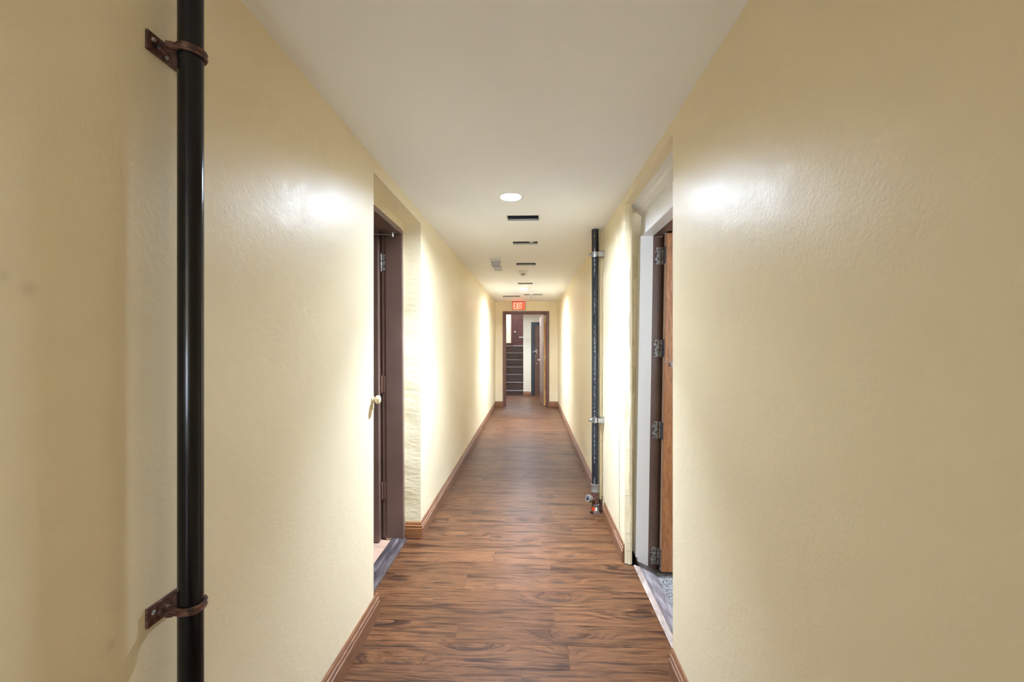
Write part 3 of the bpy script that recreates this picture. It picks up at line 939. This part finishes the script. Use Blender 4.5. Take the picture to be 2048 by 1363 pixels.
def bracket(hc, flip, label):
    t = thing('pipe_clamp', (XL, PY, hc), label, 'pipe clamp')
    # wall plate
    bm = NB()
    box(bm, XL, XL+.006, PY-.052, PY+.062, hc-.021, hc+.021, .0015)
    obj('wall_plate', bm, m_rust, t)
    for dy in (-.038, -.006, .046):
        bm = NB()
        lathe(bm, [(.0048, .006), (.0048, .008), (.003, .0095), (.0001, .0095)], (XL, PY+dy, hc+(.006 if dy < -.02 else -.010)), 'x', 14)
        obj('screw', bm, m_hinge, t)
    # stud from wall to ring
    bm = NB()
    tube(bm, [(XL+.004, PY-.018, hc), (XL+.016, PY-.018, hc), (XL+.018, PY-.020, hc+.0*flip), (XL+.034, PY-.030, hc)], [.012, .011, .008, .007], 14)
    obj('stud', bm, m_rust, t, smooth=True)
    # ribbed ring, split with ears at the near-left side
    bm = NB()
    n = 44; a0 = math.radians(-138); R0_ = PR+.001
    prof = [(0, -.0085), (.0045, -.0085), (.0062, -.0055), (.0040, -.0025), (.0040, .0025), (.0062, .0055), (.0045, .0085), (0, .0085)]
    rings = []
    for i in range(n+1):
        a = a0 + 2*PI*i/n
        ring = []
        for d, z in prof:
            r = R0_ + d
            ring.append(bm.verts.new((PX+r*math.cos(a), PY+r*math.sin(a), hc+z+.001*math.sin(a*3))))
        rings.append(ring)
    for A, B in zip(rings, rings[1:]):
        for i in range(len(prof)): bm.faces.new((A[i], A[(i+1)%8], B[(i+1)%8], B[i]))
    obj('ring', bm, m_rust, t, smooth=True)
    bm = NB()
    ca, sa = math.cos(a0), math.sin(a0)
    for s in (-1, 1):
        off = .006*s
        p0 = Vector((PX+ca*(PR+.0), PY+sa*(PR+.0), hc)) + Vector((-sa, ca, 0))*off
        p1 = p0 + Vector((ca, sa, 0))*.020
        tube(bm, [p0, (p0+p1)/2, p1], [.0085, .0095, .007], 12)
    c = Vector((PX+ca*(PR+.013), PY+sa*(PR+.013), hc)); tdir = Vector((-sa, ca, 0))
    tube(bm, [c-tdir*.019, c+tdir*.017], .0036, 10)
    tube(bm, [c-tdir*.017, c-tdir*.012], .0075, 6)
    obj('bolt_ears', bm, m_rust, t, smooth=True)
bracket(EYE+.645, 1, 'rusty split clamp near the top of the black pipe at left')
bracket(EYE-.582, -1, 'rusty split clamp low on the black pipe at left')

# ------------------------------------------------------------------ far right pipe
QX, QY, QR = .543, PYR, .0295
rp = thing('drain_pipe', (QX, QY, 0), 'scuffed black pipe with faint white print standing by the right wall', 'pipe')
bm = NB(); tube(bm, [(0,0,.235), (0,0,CZ)], QR, 36, cap=False)
o = obj('pipe', bm, m_pipe2, None, smooth=True); o.parent = rp; o.location = (0, 0, 0)
bm = NB(); lathe(bm, [(QR, .178), (QR+.004, .180), (QR+.005, .186), (QR+.004, .190), (QR+.004, .236), (QR+.006, .240), (QR+.006, .246), (QR, .248)], (QX, QY, 0), 'z', 36)
obj('coupling_band', bm, m_band, rp, smooth=True, label='grey coupling band')
bm = NB()
lathe(bm, [(QR+.001, .07), (QR+.002, .185)], (QX, QY, 0), 'z', 32)
# branch pointing to the corridor and up
bdir = Vector((-.72, -.50, .38)).normalized()
b0 = Vector((QX, QY, .105)); 
tube(bm, [b0, b0+bdir*.045, b0+bdir*.070], [.024, .024, .025], 24)
obj('wye_fitting', bm, m_rust, rp, smooth=True, label='rusty iron wye fitting')
bm = NB()
tube(bm, [b0+bdir*.062, b0+bdir*.090], [.029, .029], 24)
obj('cleanout_collar', bm, m_band, rp, smooth=True)
bm = NB()
tube(bm, [b0+bdir*.090, b0+bdir*.092, b0+bdir*.104], [.021, .014, .013], 4)
obj('cleanout_plug', bm, m_dark, rp)
bm = NB(); lathe(bm, [(QR, .012), (QR+.005, .014), (QR+.004, .020), (QR+.004, .068), (QR+.006, .072), (QR+.006, .078), (QR, .080)], (QX, QY, 0), 'z', 36)
lb = obj('coupling_band', bm, m_band, rp, smooth=True)
def patch(name, a0, a1, z0, z1, mat, par):
    bm = NB(); n = 8; r = QR+.0048
    v = [[bm.verts.new((QX+r*math.cos(a0+(a1-a0)*i/n), QY+r*math.sin(a0+(a1-a0)*i/n), z)) for i in range(n+1)] for z in (z0, z1)]
    for i in range(n): bm.faces.new((v[0][i], v[0][i+1], v[1][i+1], v[1][i]))
    obj(name, bm, mat, par)
patch('sticker', math.radians(-160), math.radians(-102), .028, .060, m_orange_tag, lb)
patch('sticker', math.radians(-96), math.radians(-72), .030, .058, m_tag, lb)
bm = NB()
prevr = None
rim = []
for i in range(40):
    a = 2*PI*i/40; r = QR+.012+random.uniform(-.006, .012); rim.append((r, a))
inn = [bm.verts.new((QX+(QR-.002)*math.cos(a), QY+(QR-.002)*math.sin(a), .016)) for r, a in rim]
mid = [bm.verts.new((QX+(r*.85)*math.cos(a), QY+(r*.85)*math.sin(a), .012+random.uniform(-.003, .005))) for r, a in rim]
out = [bm.verts.new((QX+r*math.cos(a), QY+r*math.sin(a), .0005)) for r, a in rim]
for A, B in ((inn, mid), (mid, out)):
    for i in range(40): bm.faces.new((A[i], A[(i+1)%40], B[(i+1)%40], B[i]))
obj('crumbled_mortar', bm, m_rust, rp, label='crumbly brown mortar ring at the floor')

tp = thing('thin_pipe', (.588, QY+.02, 0), 'thin cream painted pipe squeezed between black pipe and right wall', 'pipe')
bm = NB(); tube(bm, [(.588, QY+.022, .10), (.588, QY+.022, 1.2), (.590, QY+.022, CZ)], .011, 20, cap=False)
obj('pipe', bm, m_beigepaint, tp, smooth=True)
bm = NB(); tube(bm, [(.588, QY+.022, 0), (.588, QY+.022, .11)], .013, 16); obj('sleeve', bm, m_rust, tp)

def strut_clamp(hz, label):
    t = thing('pipe_clamp', (XR, QY, hz), label, 'pipe clamp')
    bm = NB()
    n = 32; hh = .021
    rings = []
    for i in range(n+1):
        a = math.radians(40) + math.radians(280)*i/n
        ring = []
        for d, z in ((.001, -hh), (.0035, -hh), (.0035, hh), (.001, hh)):
            r = QR+d; ring.append(bm.verts.new((QX+r*math.cos(a), QY+r*math.sin(a), hz+z)))
        rings.append(ring)
    for A, B in zip(rings, rings[1:]):
        for i in range(4): bm.faces.new((A[i], A[(i+1)%4], B[(i+1)%4], B[i]))
    obj('strap', bm, m_steel, t)
    bm = NB()
    for z in (-.010, .0, .010):
        for i in range(6):
            a = math.radians(-150)+math.radians(42)*i/5
            a2 = a + math.radians(8.4); r = QR+.0042
            v = [bm.verts.new((QX+r*math.cos(q), QY+r*math.sin(q), hz+zz)) for q, zz in ((a, z-.0022), (a2, z-.0022), (a2, z+.0022), (a, z+.0022))]
            bm.faces.new(v)
    obj('slots', bm, m_dark, t)
    bm = NB()
    box(bm, QX+.018, XR, QY-.040, QY-.034, hz-.018, hz+.018, .001)
    box(bm, XR-.028, XR, QY-.046, QY+.010, hz-.026, hz-.021, .001)
    box(bm, XR-.028, XR, QY-.046, QY+.010, hz+.021, hz+.026, .001)
    box(bm, XR-.005, XR, QY-.046, QY+.010, hz-.026, hz+.026, .001)
    obj('bracket', bm, m_steel, t)
    bm = NB()
    tube(bm, [(QX-QR-.002, QY-.004, hz), (QX-QR-.020, QY-.010, hz-.003), (QX-QR-.030, QY-.012, hz-.006)], [.014, .013, .004], 10)
    obj('bolt_tab', bm, m_steel, t)
strut_clamp(EYE+(687-509)*3.59/F, 'galvanised strap clamp near the top of the scuffed black pipe')
strut_clamp(EYE+(687-839)*3.59/F, 'galvanised strap clamp at knee height on the scuffed black pipe')

# ------------------------------------------------------------------ knob on the left wall corner
kn = thing('wall_knob', (XL, L0-.03, EYE-.287), 'cream painted round knob on the left wall edge beside the brown door', 'knob')
bm = NB()
kz = EYE-(798-687)*2.2/F
lathe(bm, [(.018, 0), (.019, .004), (.010, .008), (.009, .014), (.018, .019), (.0225, .026), (.0225, .033), (.017, .039), (.0001, .041)], (XL, L0-.016, kz), 'x', 28)
obj('knob_body', bm, m_beigepaint, kn, smooth=True)
bm = NB(); box(bm, XL, XL+.003, L0-.030, L0-.002, kz-.048, kz-.010, .001); obj('back_plate', bm, m_beigepaint, kn)
